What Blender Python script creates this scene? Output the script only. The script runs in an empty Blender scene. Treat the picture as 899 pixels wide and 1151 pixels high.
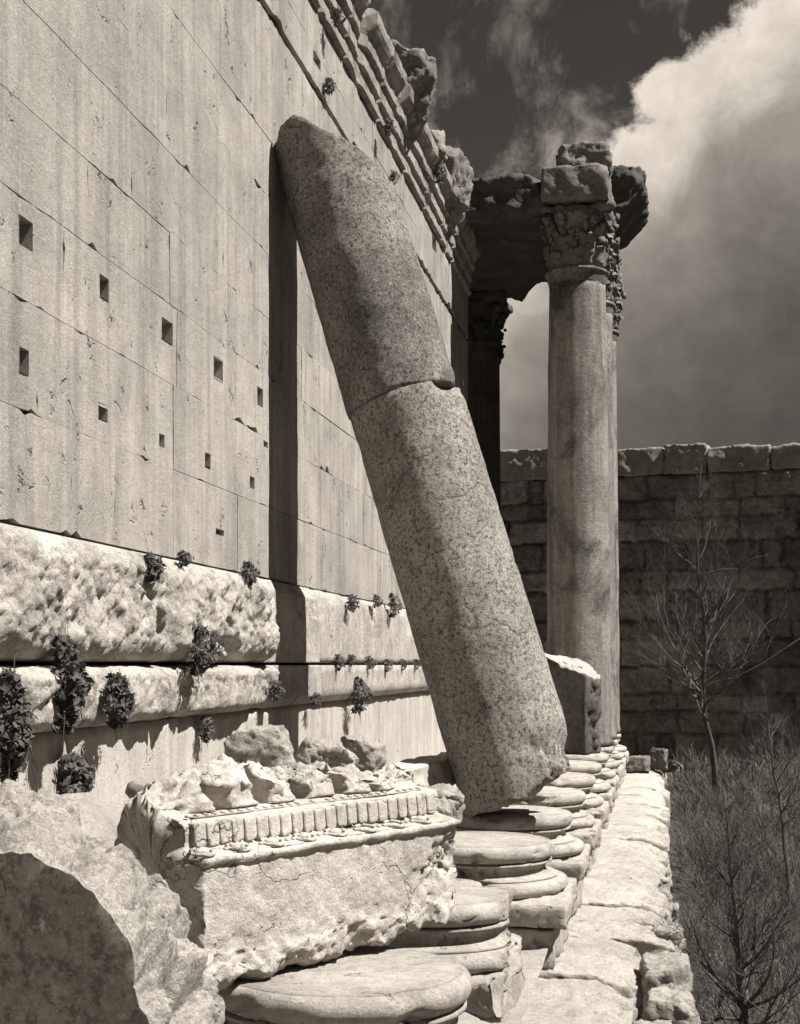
import bpy, bmesh, math, random
from mathutils import Vector, Matrix, noise as mn
R = math.radians
rnd = random.Random(7)
scn = bpy.context.scene
COL = scn.collection

# ------------------------------------------------------------------ camera, sky, sun, exposure
YAW = R(10.5); F = 1600.0; CX = 449.5; HY = 747.0     # eye at the origin, wall runs along +Y
cam = bpy.data.cameras.new('camera'); camo = bpy.data.objects.new('camera', cam); COL.objects.link(camo)
cam.sensor_fit = 'HORIZONTAL'; cam.sensor_width = 36.0; cam.lens = 36.0 * F / 899.0
cam.shift_y = (HY - 575.5) / 899.0
cam.clip_start = 0.1; cam.clip_end = 3000
camo.location = (0, 0, 0); camo.rotation_euler = (R(90), 0, YAW)
scn.camera = camo
SUN_EL = R(58); SUN_AZ = R(-5)            # azimuth measured from +X towards +Y
sl = bpy.data.lights.new('sun', 'SUN'); sl.energy = 5.0; sl.angle = R(0.5); sl.color = (1, .975, .94)
so = bpy.data.objects.new('sun', sl); COL.objects.link(so)
sd = Vector((math.cos(SUN_EL)*math.cos(SUN_AZ), math.cos(SUN_EL)*math.sin(SUN_AZ), math.sin(SUN_EL)))
so.rotation_euler = sd.to_track_quat('Z', 'Y').to_euler(); so.location = (20, 10, 40)
scn.view_settings.view_transform = 'Standard'; scn.view_settings.look = 'None'
scn.view_settings.exposure = 1.2; scn.view_settings.gamma = 1.0
scn.view_settings.use_curve_mapping = False
scn.render.engine = 'CYCLES'

def build_world():
    w = bpy.data.worlds.new('World'); scn.world = w; w.use_nodes = True
    nt = w.node_tree; N = nt.nodes; L = nt.links
    for n in list(N): N.remove(n)
    def mth(op, a, b=None, c=None, clamp=False):
        n = N.new('ShaderNodeMath'); n.operation = op; n.use_clamp = clamp
        for i, v in enumerate((a, b, c)):
            if v is None: continue
            if isinstance(v, (int, float)): n.inputs[i].default_value = v
            else: L.new(v, n.inputs[i])
        return n.outputs[0]
    out = N.new('ShaderNodeOutputWorld'); bg = N.new('ShaderNodeBackground')
    sky = N.new('ShaderNodeTexSky'); sky.sky_type = 'NISHITA'; sky.sun_disc = False
    sky.sun_elevation = SUN_EL; sky.sun_rotation = R(90) - SUN_AZ; sky.altitude = 1100; sky.dust_density = .4
    sep = N.new('ShaderNodeSeparateColor'); L.new(sky.outputs[0], sep.inputs[0])
    red = mth('MULTIPLY', sep.outputs[0], 0.27)                  # the sky through a red filter on panchromatic film
    tc = N.new('ShaderNodeTexCoord'); sx = N.new('ShaderNodeSeparateXYZ'); L.new(tc.outputs['Generated'], sx.inputs[0])
    yy = mth('MAXIMUM', mth('ABSOLUTE', sx.outputs[1]), .15)
    px = mth('DIVIDE', sx.outputs[0], yy); pz = mth('DIVIDE', sx.outputs[2], yy)
    cmb = N.new('ShaderNodeCombineXYZ'); L.new(px, cmb.inputs[0]); L.new(pz, cmb.inputs[1])
    def nz(scale, det, rough, dist=0, off=0, sxy=(1, 1)):
        mp = N.new('ShaderNodeMapping'); mp.inputs['Location'].default_value = (off, off*.7, 0)
        mp.inputs['Scale'].default_value = (sxy[0], sxy[1], 1); L.new(cmb.outputs[0], mp.inputs[0])
        n = N.new('ShaderNodeTexNoise'); n.inputs['Scale'].default_value = scale; n.inputs['Detail'].default_value = det
        n.inputs['Roughness'].default_value = rough; n.inputs['Distortion'].default_value = dist
        L.new(mp.outputs[0], n.inputs['Vector']); return n.outputs[0]
    def ramp(v, stops, interp='EASE'):
        r = N.new('ShaderNodeValToRGB'); r.color_ramp.interpolation = interp
        e = r.color_ramp.elements
        while len(e) < len(stops): e.new(.5)
        for k, (p, c) in enumerate(stops): e[k].position = p; e[k].color = (c, c, c, 1)
        L.new(v, r.inputs[0]); return r.outputs[0]
    e0 = mth('ADD', mth('MULTIPLY', mth('ADD', px, .075), .663), mth('MULTIPLY', mth('SUBTRACT', pz, .335), -.749))
    n1 = mth('SUBTRACT', nz(11, 7, .62, .5, 3.1), .5); n2 = mth('SUBTRACT', nz(32, 6, .65, .3, 1.3), .5)
    e = mth('ADD', e0, mth('ADD', mth('MULTIPLY', n1, .13), mth('MULTIPLY', n2, .06)))
    mask = ramp(mth('MULTIPLY_ADD', e, 4.0, .5, True), [(.46, 0), (.54, 1)])
    body = ramp(mth('MULTIPLY_ADD', mth('MULTIPLY_ADD', n1, .10, e0), 2.5, .3, True),
                [(.0, .44), (.29, .55), (.40, .47), (.48, .20), (.645, .10), (.8, .07), (1, .055)], 'B_SPLINE')
    body = mth('MULTIPLY', body, mth('MULTIPLY_ADD', n2, .7, 1.0))
    # thin streaks on the dark side of the cloud edge
    st = ramp(nz(13, 10, .66, .35, 5.2, (1.3, .9)), [(.47, 0), (.74, 1)])
    low = ramp(mth('MULTIPLY_ADD', pz, -4.0, 1.75, True), [(.05, 0), (.6, 1)])
    wisp = mth('MULTIPLY', st, mth('MULTIPLY_ADD', low, .26, .13))
    dark = mth('ADD', mth('MULTIPLY', red, .1), wisp)
    mix = mth('ADD', mth('MULTIPLY', dark, mth('SUBTRACT', 1.0, mask)), mth('MULTIPLY', body, mask))
    val = mth('MULTIPLY', mix, 10.0 * .66)
    tint = N.new('ShaderNodeMix'); tint.data_type = 'RGBA'; tint.blend_type = 'MULTIPLY'; tint.inputs[0].default_value = 1
    cc = N.new('ShaderNodeCombineColor')
    for i in range(3): L.new(val, cc.inputs[i])
    L.new(cc.outputs[0], tint.inputs[6]); tint.inputs[7].default_value = (1.0, .905, .79, 1)
    L.new(tint.outputs[2], bg.inputs[0]); bg.inputs[1].default_value = 0.1
    L.new(bg.outputs[0], out.inputs[0])
build_world()

# ------------------------------------------------------------------ small helpers
def at(x, y, d):
    """world point seen at photo pixel (x, y), d metres in front of the camera"""
    xc = (x - CX) * d / F; z = (HY - y) * d / F
    return Vector((xc*math.cos(YAW) - d*math.sin(YAW), xc*math.sin(YAW) + d*math.cos(YAW), z))
def on_wall(x, y, X):
    t = at(x, y, 1.0); return t * (X / t.x)
def fr(p, s, o=5, H=1.0):
    return mn.fractal(Vector(p)*s, H, 2.0, o)
def tag(o, label=None, cat=None, group=None, kind=None):
    if label: o['label'] = label
    if cat: o['category'] = cat
    if group: o['group'] = group
    if kind: o['kind'] = kind
    return o
def empty(name, loc, label, cat, group=None):
    o = bpy.data.objects.new(name, None); COL.objects.link(o); o.location = loc; o.empty_display_size = .3
    return tag(o, label, cat, group)
def mesh_obj(name, verts, faces, mats, parent=None, smooth=True, mi=None):
    me = bpy.data.meshes.new(name); me.from_pydata([tuple(v) for v in verts], [], faces)
    for m in (mats if isinstance(mats, (list, tuple)) else [mats]): me.materials.append(m)
    if mi: me.polygons.foreach_set('material_index', mi)
    me.polygons.foreach_set('use_smooth', [smooth]*len(me.polygons)); me.update()
    o = bpy.data.objects.new(name, me); COL.objects.link(o)
    if parent: o.parent = parent
    return o
class MB:
    def __init__(s): s.v = []; s.f = []; s.mi = []
    def add(s, v, f, m=0):
        b = len(s.v); s.v += [Vector(p) for p in v]; s.f += [tuple(i+b for i in q) for q in f]; s.mi += [m]*len(f)
    def xf(s, M): s.v = [M @ p for p in s.v]; return s
    def build(s, name, mats, parent=None, smooth=True): return mesh_obj(name, s.v, s.f, mats, parent, smooth, s.mi)
def set_tone(o, vals):
    a = o.data.attributes.new('tone', 'FLOAT', 'POINT'); a.data.foreach_set('value', vals)
def gridbox(size, step, round_r=0.05):
    """box with a dense rounded surface grid; returns verts, faces, outward directions"""
    h = [a/2 for a in size]; n = [max(2, int(round(a/step))) for a in size]
    idx = {}; V = []; Fc = []
    def vid(i, j, k):
        key = (i, j, k)
        if key not in idx:
            idx[key] = len(V); V.append(Vector((-h[0]+size[0]*i/n[0], -h[1]+size[1]*j/n[1], -h[2]+size[2]*k/n[2])))
        return idx[key]
    for ax in range(3):
        a, b = [(1, 2), (2, 0), (0, 1)][ax]
        for side in (0, 1):
            for i in range(n[a]):
                for j in range(n[b]):
                    q = []
                    for (di, dj) in ((0, 0), (1, 0), (1, 1), (0, 1)):
                        c = [0, 0, 0]; c[ax] = n[ax]*side; c[a] = i+di; c[b] = j+dj; q.append(vid(*c))
                    Fc.append(tuple(q if side else q[::-1]))
    D = []
    for i, p in enumerate(V):
        q = Vector([max(-(h[k]-round_r), min(h[k]-round_r, p[k])) for k in range(3)])
        d = p - q
        if d.length < 1e-6: d = Vector((0, 0, 1))
        d.normalize(); D.append(d); V[i] = q + d*round_r
    return V, Fc, D
def rock_mb(size, step, rr, amp, sc, seed, shape=None, cuts=0, cutd=(.72, .95)):
    V, Fc, D = gridbox(size, step, rr); off = Vector((seed*7.31, seed*3.7, seed*1.9)); out = []
    rc = random.Random(int(seed*10)+5); PLN = []
    for k in range(cuts):
        n = Vector((rc.uniform(-1, 1), rc.uniform(-1, 1), rc.uniform(-.5, 1))).normalized()
        sup = sum(abs(n[i])*size[i]/2 for i in range(3)); PLN.append((n, sup*rc.uniform(*cutd)))
    for p, d in zip(V, D):
        for n, ds in PLN:
            e = p.dot(n)-ds
            if e > 0: p = p - n*e*.97
        a = fr(p+off, sc, 6, .8)*amp + fr(p+off*2, sc*4, 3, .6)*amp*.35
        q = p + d*a
        if shape: q = shape(q)
        out.append(q)
    m = MB(); m.add(out, Fc); return m
def lathe_mb(prof, n=64, amp=0.0, sc=2.0, off=(0, 0, 0), caps=True):
    V = []; Fc = []; off = Vector(off)
    for (r, z) in prof:
        for k in range(n):
            a = 2*math.pi*k/n; p = Vector((r*math.cos(a), r*math.sin(a), z))
            if amp and r > 1e-3:
                d = fr(p+off, sc, 5, .8)*amp; p = p + Vector((math.cos(a), math.sin(a), 0))*d
            V.append(p)
    for i in range(len(prof)-1):
        for k in range(n):
            Fc.append((i*n+k, i*n+(k+1) % n, (i+1)*n+(k+1) % n, (i+1)*n+k))
    if caps:
        V.append(Vector((0, 0, prof[0][1]))); V.append(Vector((0, 0, prof[-1][1]))); c0 = len(V)-2; t = (len(prof)-1)*n
        for k in range(n):
            Fc.append((c0, (k+1) % n, k)); Fc.append((c0+1, t+k, t+(k+1) % n))
    m = MB(); m.add(V, Fc); return m
def tube(mb, pts, rads, n=6, m=0):
    V = []; Fc = []; k = len(pts)
    for i, p in enumerate(pts):
        d = (pts[min(i+1, k-1)] - pts[max(i-1, 0)]).normalized()
        u = d.orthogonal().normalized(); w = d.cross(u)
        for j in range(n):
            a = 2*math.pi*j/n; V.append(p + (u*math.cos(a)+w*math.sin(a))*rads[i])
    for i in range(k-1):
        for j in range(n): Fc.append((i*n+j, i*n+(j+1) % n, (i+1)*n+(j+1) % n, (i+1)*n+j))
    Fc.append(tuple(range(n))[::-1]); Fc.append(tuple((k-1)*n+j for j in range(n)))
    mb.add(V, Fc, m)

# ------------------------------------------------------------------ materials (grey, faintly warm, like the toned print)
TINT = (1.0, .928, .825)
def g(v): return (v*TINT[0], v*TINT[1], v*TINT[2], 1)
def stone(name, lo, hi, big=.5, fine=6.0, streak=0.0, speck=0.0, speck_v=.05, speck_s=14.0, lichen=0.0, lichen_v=.07, lichen_s=1.2,
          bump=.02, bump_s=9.0, pit=0.0, pit_s=5.0, crack=0.0, crack_s=1.3, rough=.92, grain=0.0, tone=False):
    m = bpy.data.materials.new(name); m.use_nodes = True; nt = m.node_tree; N = nt.nodes; L = nt.links
    bs = N['Principled BSDF']; bs.inputs['Roughness'].default_value = rough; bs.inputs['Specular IOR Level'].default_value = .15
    geo = N.new('ShaderNodeNewGeometry'); pos = geo.outputs['Position']
    def mapping(sc):
        mp = N.new('ShaderNodeMapping'); mp.inputs['Scale'].default_value = sc; L.new(pos, mp.inputs[0]); return mp.outputs[0]
    def nz(s, det=6, ro=.6, vec=None, dist=0):
        n = N.new('ShaderNodeTexNoise'); n.inputs['Scale'].default_value = s; n.inputs['Detail'].default_value = det
        n.inputs['Roughness'].default_value = ro; n.inputs['Distortion'].default_value = dist
        L.new(vec if vec else pos, n.inputs['Vector']); return n.outputs[0]
    def ramp(v, a, b, c0=0, c1=1):
        r = N.new('ShaderNodeMapRange'); r.inputs[1].default_value = a; r.inputs[2].default_value = b
        r.inputs[3].default_value = c0; r.inputs[4].default_value = c1; L.new(v, r.inputs[0]); return r.outputs[0]
    def mixc(fac, a, b):
        x = N.new('ShaderNodeMix'); x.data_type = 'RGBA'; 
        if isinstance(fac, (int, float)): x.inputs[0].default_value = fac
        else: L.new(fac, x.inputs[0])
        for i, v in ((6, a), (7, b)):
            if isinstance(v, tuple): x.inputs[i].default_value = v
            else: L.new(v, x.inputs[i])
        return x.outputs[2]
    def mul(a, b):
        x = N.new('ShaderNodeMath'); x.operation = 'MULTIPLY'
        for i, v in ((0, a), (1, b)):
            if isinstance(v, (int, float)): x.inputs[i].default_value = v
            else: L.new(v, x.inputs[i])
        return x.outputs[0]
    b1 = nz(big, 8, .65); c = mixc(ramp(b1, .34, .68), g(lo), g(hi))
    f1 = nz(fine, 6, .7); c = mixc(ramp(f1, .3, .5, .38, 0), c, g(lo*.62))
    hs = None
    if streak:
        s1 = nz(1.0, 7, .62, mapping((3.6, 3.6, .22))); s2 = nz(1.0, 5, .6, mapping((7, 7, .28)))
        c = mixc(mul(ramp(s1, .47, .70), streak), c, g(lo*.42)); c = mixc(mul(ramp(s2, .52, .74), streak*.4), c, g(lo*.5))
        s3 = nz(1.0, 5, .6, mapping((3.3, 3.3, .2)), .4); c = mixc(mul(ramp(s3, .56, .74), .55), c, g(min(.8, hi*1.18)))
    if lichen:
        l1 = nz(lichen_s, 9, .72, None, .6); c = mixc(mul(ramp(l1, .47, .62), lichen), c, g(lichen_v))
    if speck:
        v = nz(speck_s, 4, .75); c = mixc(mul(ramp(v, .50, .60), speck), c, g(speck_v))
        v2 = nz(speck_s*2.7, 2, .6); c = mixc(mul(ramp(v2, .55, .66), speck*.55), c, g(min(.75, hi*1.25)))
    if grain:
        v = nz(26, 3, .8); c = mixc(mul(ramp(v, .40, .52, 1, 0), grain), c, g(lo*.35))
    hgt = []
    hgt.append((nz(bump_s, 10, .74), bump)); hgt.append((nz(bump_s*4.5, 5, .75), bump*.45)); hgt.append((nz(55, 3, .7), .004))
    gr = nz(38, 4, .8); c = mixc(ramp(gr, .36, .50, .34, 0), c, g(lo*.5)); gr2 = nz(17, 5, .75); c = mixc(ramp(gr2, .54, .66, 0, .35), c, g(min(.8, hi*1.2)))
    if pit:
        p1 = nz(pit_s, 4, .75, None, .4); pm = ramp(p1, .26, .37); c = mixc(ramp(pm, 0, 1, pit, 0), c, g(lo*.22)); hgt.append((pm, .035))
    if crack:
        wv = N.new('ShaderNodeTexVoronoi'); wv.feature = 'DISTANCE_TO_EDGE'; wv.inputs['Scale'].default_value = crack_s
        nn = N.new('ShaderNodeTexNoise'); nn.inputs['Scale'].default_value = 2.2; nn.inputs['Detail'].default_value = 6; L.new(pos, nn.inputs['Vector'])
        ad = N.new('ShaderNodeVectorMath'); ad.operation = 'MULTIPLY_ADD'; L.new(nn.outputs['Color'], ad.inputs[0]); ad.inputs[1].default_value = (.9, .9, .9); L.new(pos, ad.inputs[2])
        L.new(ad.outputs[0], wv.inputs['Vector']); ck = ramp(wv.outputs[0], 0, .018)
        gate = ramp(nz(.9, 3, .5), .48, .56, 0, 1)
        km = mul(ramp(ck, 0, 1, 1, 0), gate); c = mixc(mul(km, crack), c, g(lo*.2)); 
        hgt.append((ramp(km, 0, 1, 1, 0), .03*crack))
    if tone:                                  # every block has its own tone, stored on the mesh
        at_ = N.new('ShaderNodeAttribute'); at_.attribute_name = 'tone'
        vm = N.new('ShaderNodeVectorMath'); vm.operation = 'SCALE'; L.new(c, vm.inputs[0]); L.new(at_.outputs['Fac'], vm.inputs['Scale']); c = vm.outputs[0]
    L.new(c, bs.inputs['Base Color'])
    prev = None
    for (h, d) in hgt:
        b = N.new('ShaderNodeBump'); b.inputs['Strength'].default_value = 1.0; b.inputs['Distance'].default_value = d
        L.new(h, b.inputs['Height'])
        if prev: L.new(prev, b.inputs['Normal'])
        prev = b.outputs[0]
    L.new(prev, bs.inputs['Normal'])
    return m
M = {}
M['ashlar'] = stone('ashlar_limestone', .245, .41, .6, 5, tone=True, streak=.55, pit=.85, pit_s=2.4, speck=.16, speck_v=.13, speck_s=5, bump=.020, bump_s=7, lichen=.38, lichen_v=.17, lichen_s=.8)
M['mortar'] = stone('joint_mortar_stone', .07, .12, 1, 8, bump=.02)  # dark mortar of the joints and wall core
M['boss'] = stone('weathered_limestone', .38, .60, .9, 9, grain=.3, streak=.25, speck=.22, speck_v=.12, speck_s=8, pit=.7, pit_s=4.2, bump=.05, bump_s=7, lichen=.5, lichen_v=.16, lichen_s=1.1)
M['dado'] = stone('dressed_limestone', .34, .46, .9, 6, streak=.4, bump=.014, bump_s=10, pit=.3, pit_s=3.3)
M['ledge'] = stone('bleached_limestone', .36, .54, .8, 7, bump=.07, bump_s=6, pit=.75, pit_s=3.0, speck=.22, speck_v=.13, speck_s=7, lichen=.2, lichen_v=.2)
M['stump'] = stone('shaded_stump_stone', .07, .16, 1.2, 6, bump=.06, bump_s=7, speck=.5, speck_v=.04, speck_s=8)  # shade of the stump's sides put into the colour
M['lean'] = stone('lichened_column_stone', .34, .68, .7, 5, speck=.9, speck_v=.07, speck_s=16, lichen=.35, lichen_v=.12, lichen_s=.5, bump=.10, bump_s=9, crack=.4, crack_s=.35, grain=.5, streak=.4)
M['leantop'] = stone('dark_patina_column_stone', .26, .54, .8, 5, speck=.85, speck_v=.05, speck_s=16, lichen=.65, lichen_v=.07, lichen_s=.5, bump=.10, bump_s=9, grain=.45, streak=.5)
M['col'] = stone('streaked_column_stone', .19, .33, .5, 5, streak=.8, lichen=1.0, lichen_v=.05, lichen_s=.42, bump=.035, bump_s=7, speck=.35, speck_v=.07, speck_s=7, grain=.3)
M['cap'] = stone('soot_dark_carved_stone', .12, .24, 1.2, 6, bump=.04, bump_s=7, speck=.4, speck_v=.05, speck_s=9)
M['shade_dark'] = stone('shade_dark_stone', .05, .10, 1.0, 5, bump=.04, bump_s=5)  # shade under the ceiling put into the colour as a very dark tone
M['corn'] = stone('eroded_cornice_stone', .26, .42, 1.2, 7, streak=.3, bump=.05, bump_s=6, pit=.5, lichen=.6, lichen_v=.08, lichen_s=1.3)
M['base'] = stone('column_base_limestone', .32, .48, 1.2, 7, streak=.3, bump=.04, speck=.2, speck_v=.14, speck_s=8, bump_s=9, pit=.4, pit_s=4, lichen=.3, lichen_v=.16, lichen_s=1.4)
M['carve'] = stone('carved_block_limestone', .36, .55, 1.0, 8, bump=.028, speck=.2, speck_v=.16, speck_s=6, bump_s=7, lichen=.35, lichen_v=.17, lichen_s=1.5, crack=.45, crack_s=1.6, pit=.35)
M['rock'] = stone('rough_boulder_stone', .36, .60, 1.6, 7, bump=.12, bump_s=5, speck=.5, speck_v=.11, speck_s=7, pit=.7, pit_s=3.4)
M['rockface'] = stone('grey_split_stone', .30, .52, 1.6, 6, bump=.06, bump_s=8, speck=.7, speck_v=.13, speck_s=9, crack=.9, crack_s=.9, pit=.5, pit_s=3)
M['rubble'] = stone('rubble_ground', .30, .48, 1.5, 8, bump=.08, bump_s=5, speck=.25, speck_v=.15)
M['far'] = stone('enclosure_wall_stone', .17, .34, .45, 3, bump=.10, bump_s=3, speck=.5, speck_v=.04, speck_s=4, lichen=.7, lichen_v=.04, lichen_s=.45, streak=.3, tone=True)
M['coping'] = stone('coping_stone', .18, .30, .7, 5, bump=.03, bump_s=5, streak=.35)
M['earth'] = stone('scrub_ground', .05, .10, .6, 4, bump=.1, bump_s=3, speck=.5, speck_v=.02, speck_s=4)
def plain(name, lo, hi, s=8, rough=.8):
    m = stone(name, lo, hi, s, s*2, bump=.004, bump_s=20, rough=rough); return m
M['leaf'] = plain('dark_leaves', .025, .12, 7)
M['bark'] = plain('grey_bark', .05, .09, 12); M['barkpale'] = plain('pale_twigs', .05, .17, 1.5); M['twig'] = plain('brush_twigs', .02, .20, 1.1)

# ------------------------------------------------------------------ levels and axes (metres, eye level = 0)
XW = -6.0                                 # face of the temple wall
XB = -2.40                                # axis of the colonnade
Z_TOP, Z_UT, Z_LT, Z_PT, Z_PB, Z_LEDGE = -2.31, -2.42, -2.80, -2.95, -3.25, -3.75

# ------------------------------------------------------------------ ground
def build_ground():
    V = []; Fc = []
    ys = [-300, -120, -60, -30, -10] + [i*1.5 for i in range(0, 48)] + [80, 110, 160, 300, 900]
    xs = [-900, -300, -100, -50, -20, -9] + [0.2*1 + i*1.2 for i in range(0, 22)] + [35, 50, 80, 150, 400, 900]
    for y in ys:
        for x in xs:
            t = max(0, min(1, (y-28)/30.0)); z = -8.3 + 3.6*t*t*(3-2*t)
            if 0 <= y <= 72 and 0 < x < 28: z += fr((x, y, 0), .25, 4)*.25
            V.append((x, y, z))
    n = len(xs)
    for j in range(len(ys)-1):
        for i in range(n-1): Fc.append((j*n+i, j*n+i+1, (j+1)*n+i+1, (j+1)*n+i))
    o = mesh_obj('ground', V, Fc, M['earth']); tag(o, 'dark scrub covered ground below the stone ledge', 'ground', kind='structure')
build_ground()
def ground_z(y):
    t = max(0, min(1, (y-28)/30.0)); return -8.3 + 3.6*t*t*(3-2*t)

def build_floor():
    """rubble heaped between the wall and the column bases"""
    V = []; Fc = []; ny = 300; nx = 40
    pts = [(-12, -1.25), (8, -1.25), (12, -1.3), (15, -1.65), (18, -2.05), (23, -2.35), (30, -2.45), (46, -2.7), (58, -3.0)]
    def zw(y):
        for (a, b), (c, d) in zip(pts, pts[1:]):
            if y <= c: t = (y-a)/(c-a); return b+(d-b)*t
        return -3.0
    for j in range(ny+1):
        y = -12 + 70*((j/ny)**1.0)
        for i in range(nx+1):
            u = i/nx; x = XW-.3 + u*4.9
            s = max(0, min(1, (u-.25)/.45)); s = s*s*(3-2*s)
            z = zw(y)*(1-s) + (-3.55)*s
            z += fr((x, y, 1), 1.1, 6, .7)*.16*(1-.6*s) + max(0, fr((x, y, 5), 3.2, 3))*.10*(1-s)
            V.append((x, y, z))
    n = nx+1
    for j in range(ny):
        for i in range(nx): Fc.append((j*n+i, j*n+i+1, (j+1)*n+i+1, (j+1)*n+i))
    o = mesh_obj('terrace_floor', V, Fc, M['rubble']); tag(o, 'pale rubble covered floor between temple wall and column bases', 'floor', kind='structure')
build_floor()

# ------------------------------------------------------------------ podium with its paved ledge
def build_podium():
    t = empty('temple_podium', (-1.0, 20, ground_z(20)), 'sunlit stone podium ledge with worn paving blocks beside the column bases', 'podium')
    loc = t.location
    core = MB()
    V, Fc, D = gridbox((9.0, 74.0, 4.2), .9, .02)
    core.add([p + Vector((-4.85, 23.0, -6.15)) - Vector(loc) for p in V], Fc)
    core.build('core', M['ledge'], t, False)
    # bench of hidden backing so that the gaps between paving blocks stay closed
    y = -10.0; k = 0
    while y < 56:
        ln = rnd.uniform(1.7, 2.9)
        w = 2.16 + rnd.uniform(-.12, .14); h = .62
        zt = Z_LEDGE + rnd.uniform(-.05, .03)
        w -= max(0, (20.5-y))*.075 if y > 10 else .75
        if y < 15.2: zt -= .06
        sd_ = k*3.3+1
        def shape(q, w=w, h=h, ln=ln, sd_=sd_):
            # outer edge worn round and ragged
            e = (q.x + w/2)/w
            if e > .62:
                f = (e-.62)/.38
                r = fr((q.x*.4+sd_, q.y*.9, sd_), 1.0, 5, .7) + .35*fr((q.x+sd_, q.y, q.z), 3.5, 5, .6)
                q.x += r*.26*f; q.z += fr((q.x, q.y, sd_), 4.5, 5, .6)*.09*f; q.z -= (f**2.6)*(.16+.22*max(0, fr((q.y*1.3, sd_, 0), 1.0, 4)+.25))
            return q
        m = rock_mb((w, ln-.03, h), .05 if 6 < y < 32 else .14, .03, .045, 2.2, sd_, shape)
        m.xf(Matrix.Translation(Vector((-2.18+w/2, y+ln/2, zt-h/2)) - Vector(loc)))
        m.build('paving_block', M['ledge'], t)
        y += ln; k += 1
    # rough masonry sticking out of the podium side under the ledge
    for (px, py, d, s) in ((757, 1085, 17.9, .62), (764, 1122, 17.0, .6), (750, 1150, 16.2, .5), (760, 1040, 20.5, .45)):
        p = at(px, py, d); m = rock_mb((s*.9, s*1.3, s*1.2), .06, .06, .09, 2.4, px, None, 8)
        m.xf(Matrix.Translation(p - Vector((.12, 0, .3)) - Vector(loc))); m.build('side_masonry', M['rock'], t)
build_podium()

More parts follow.
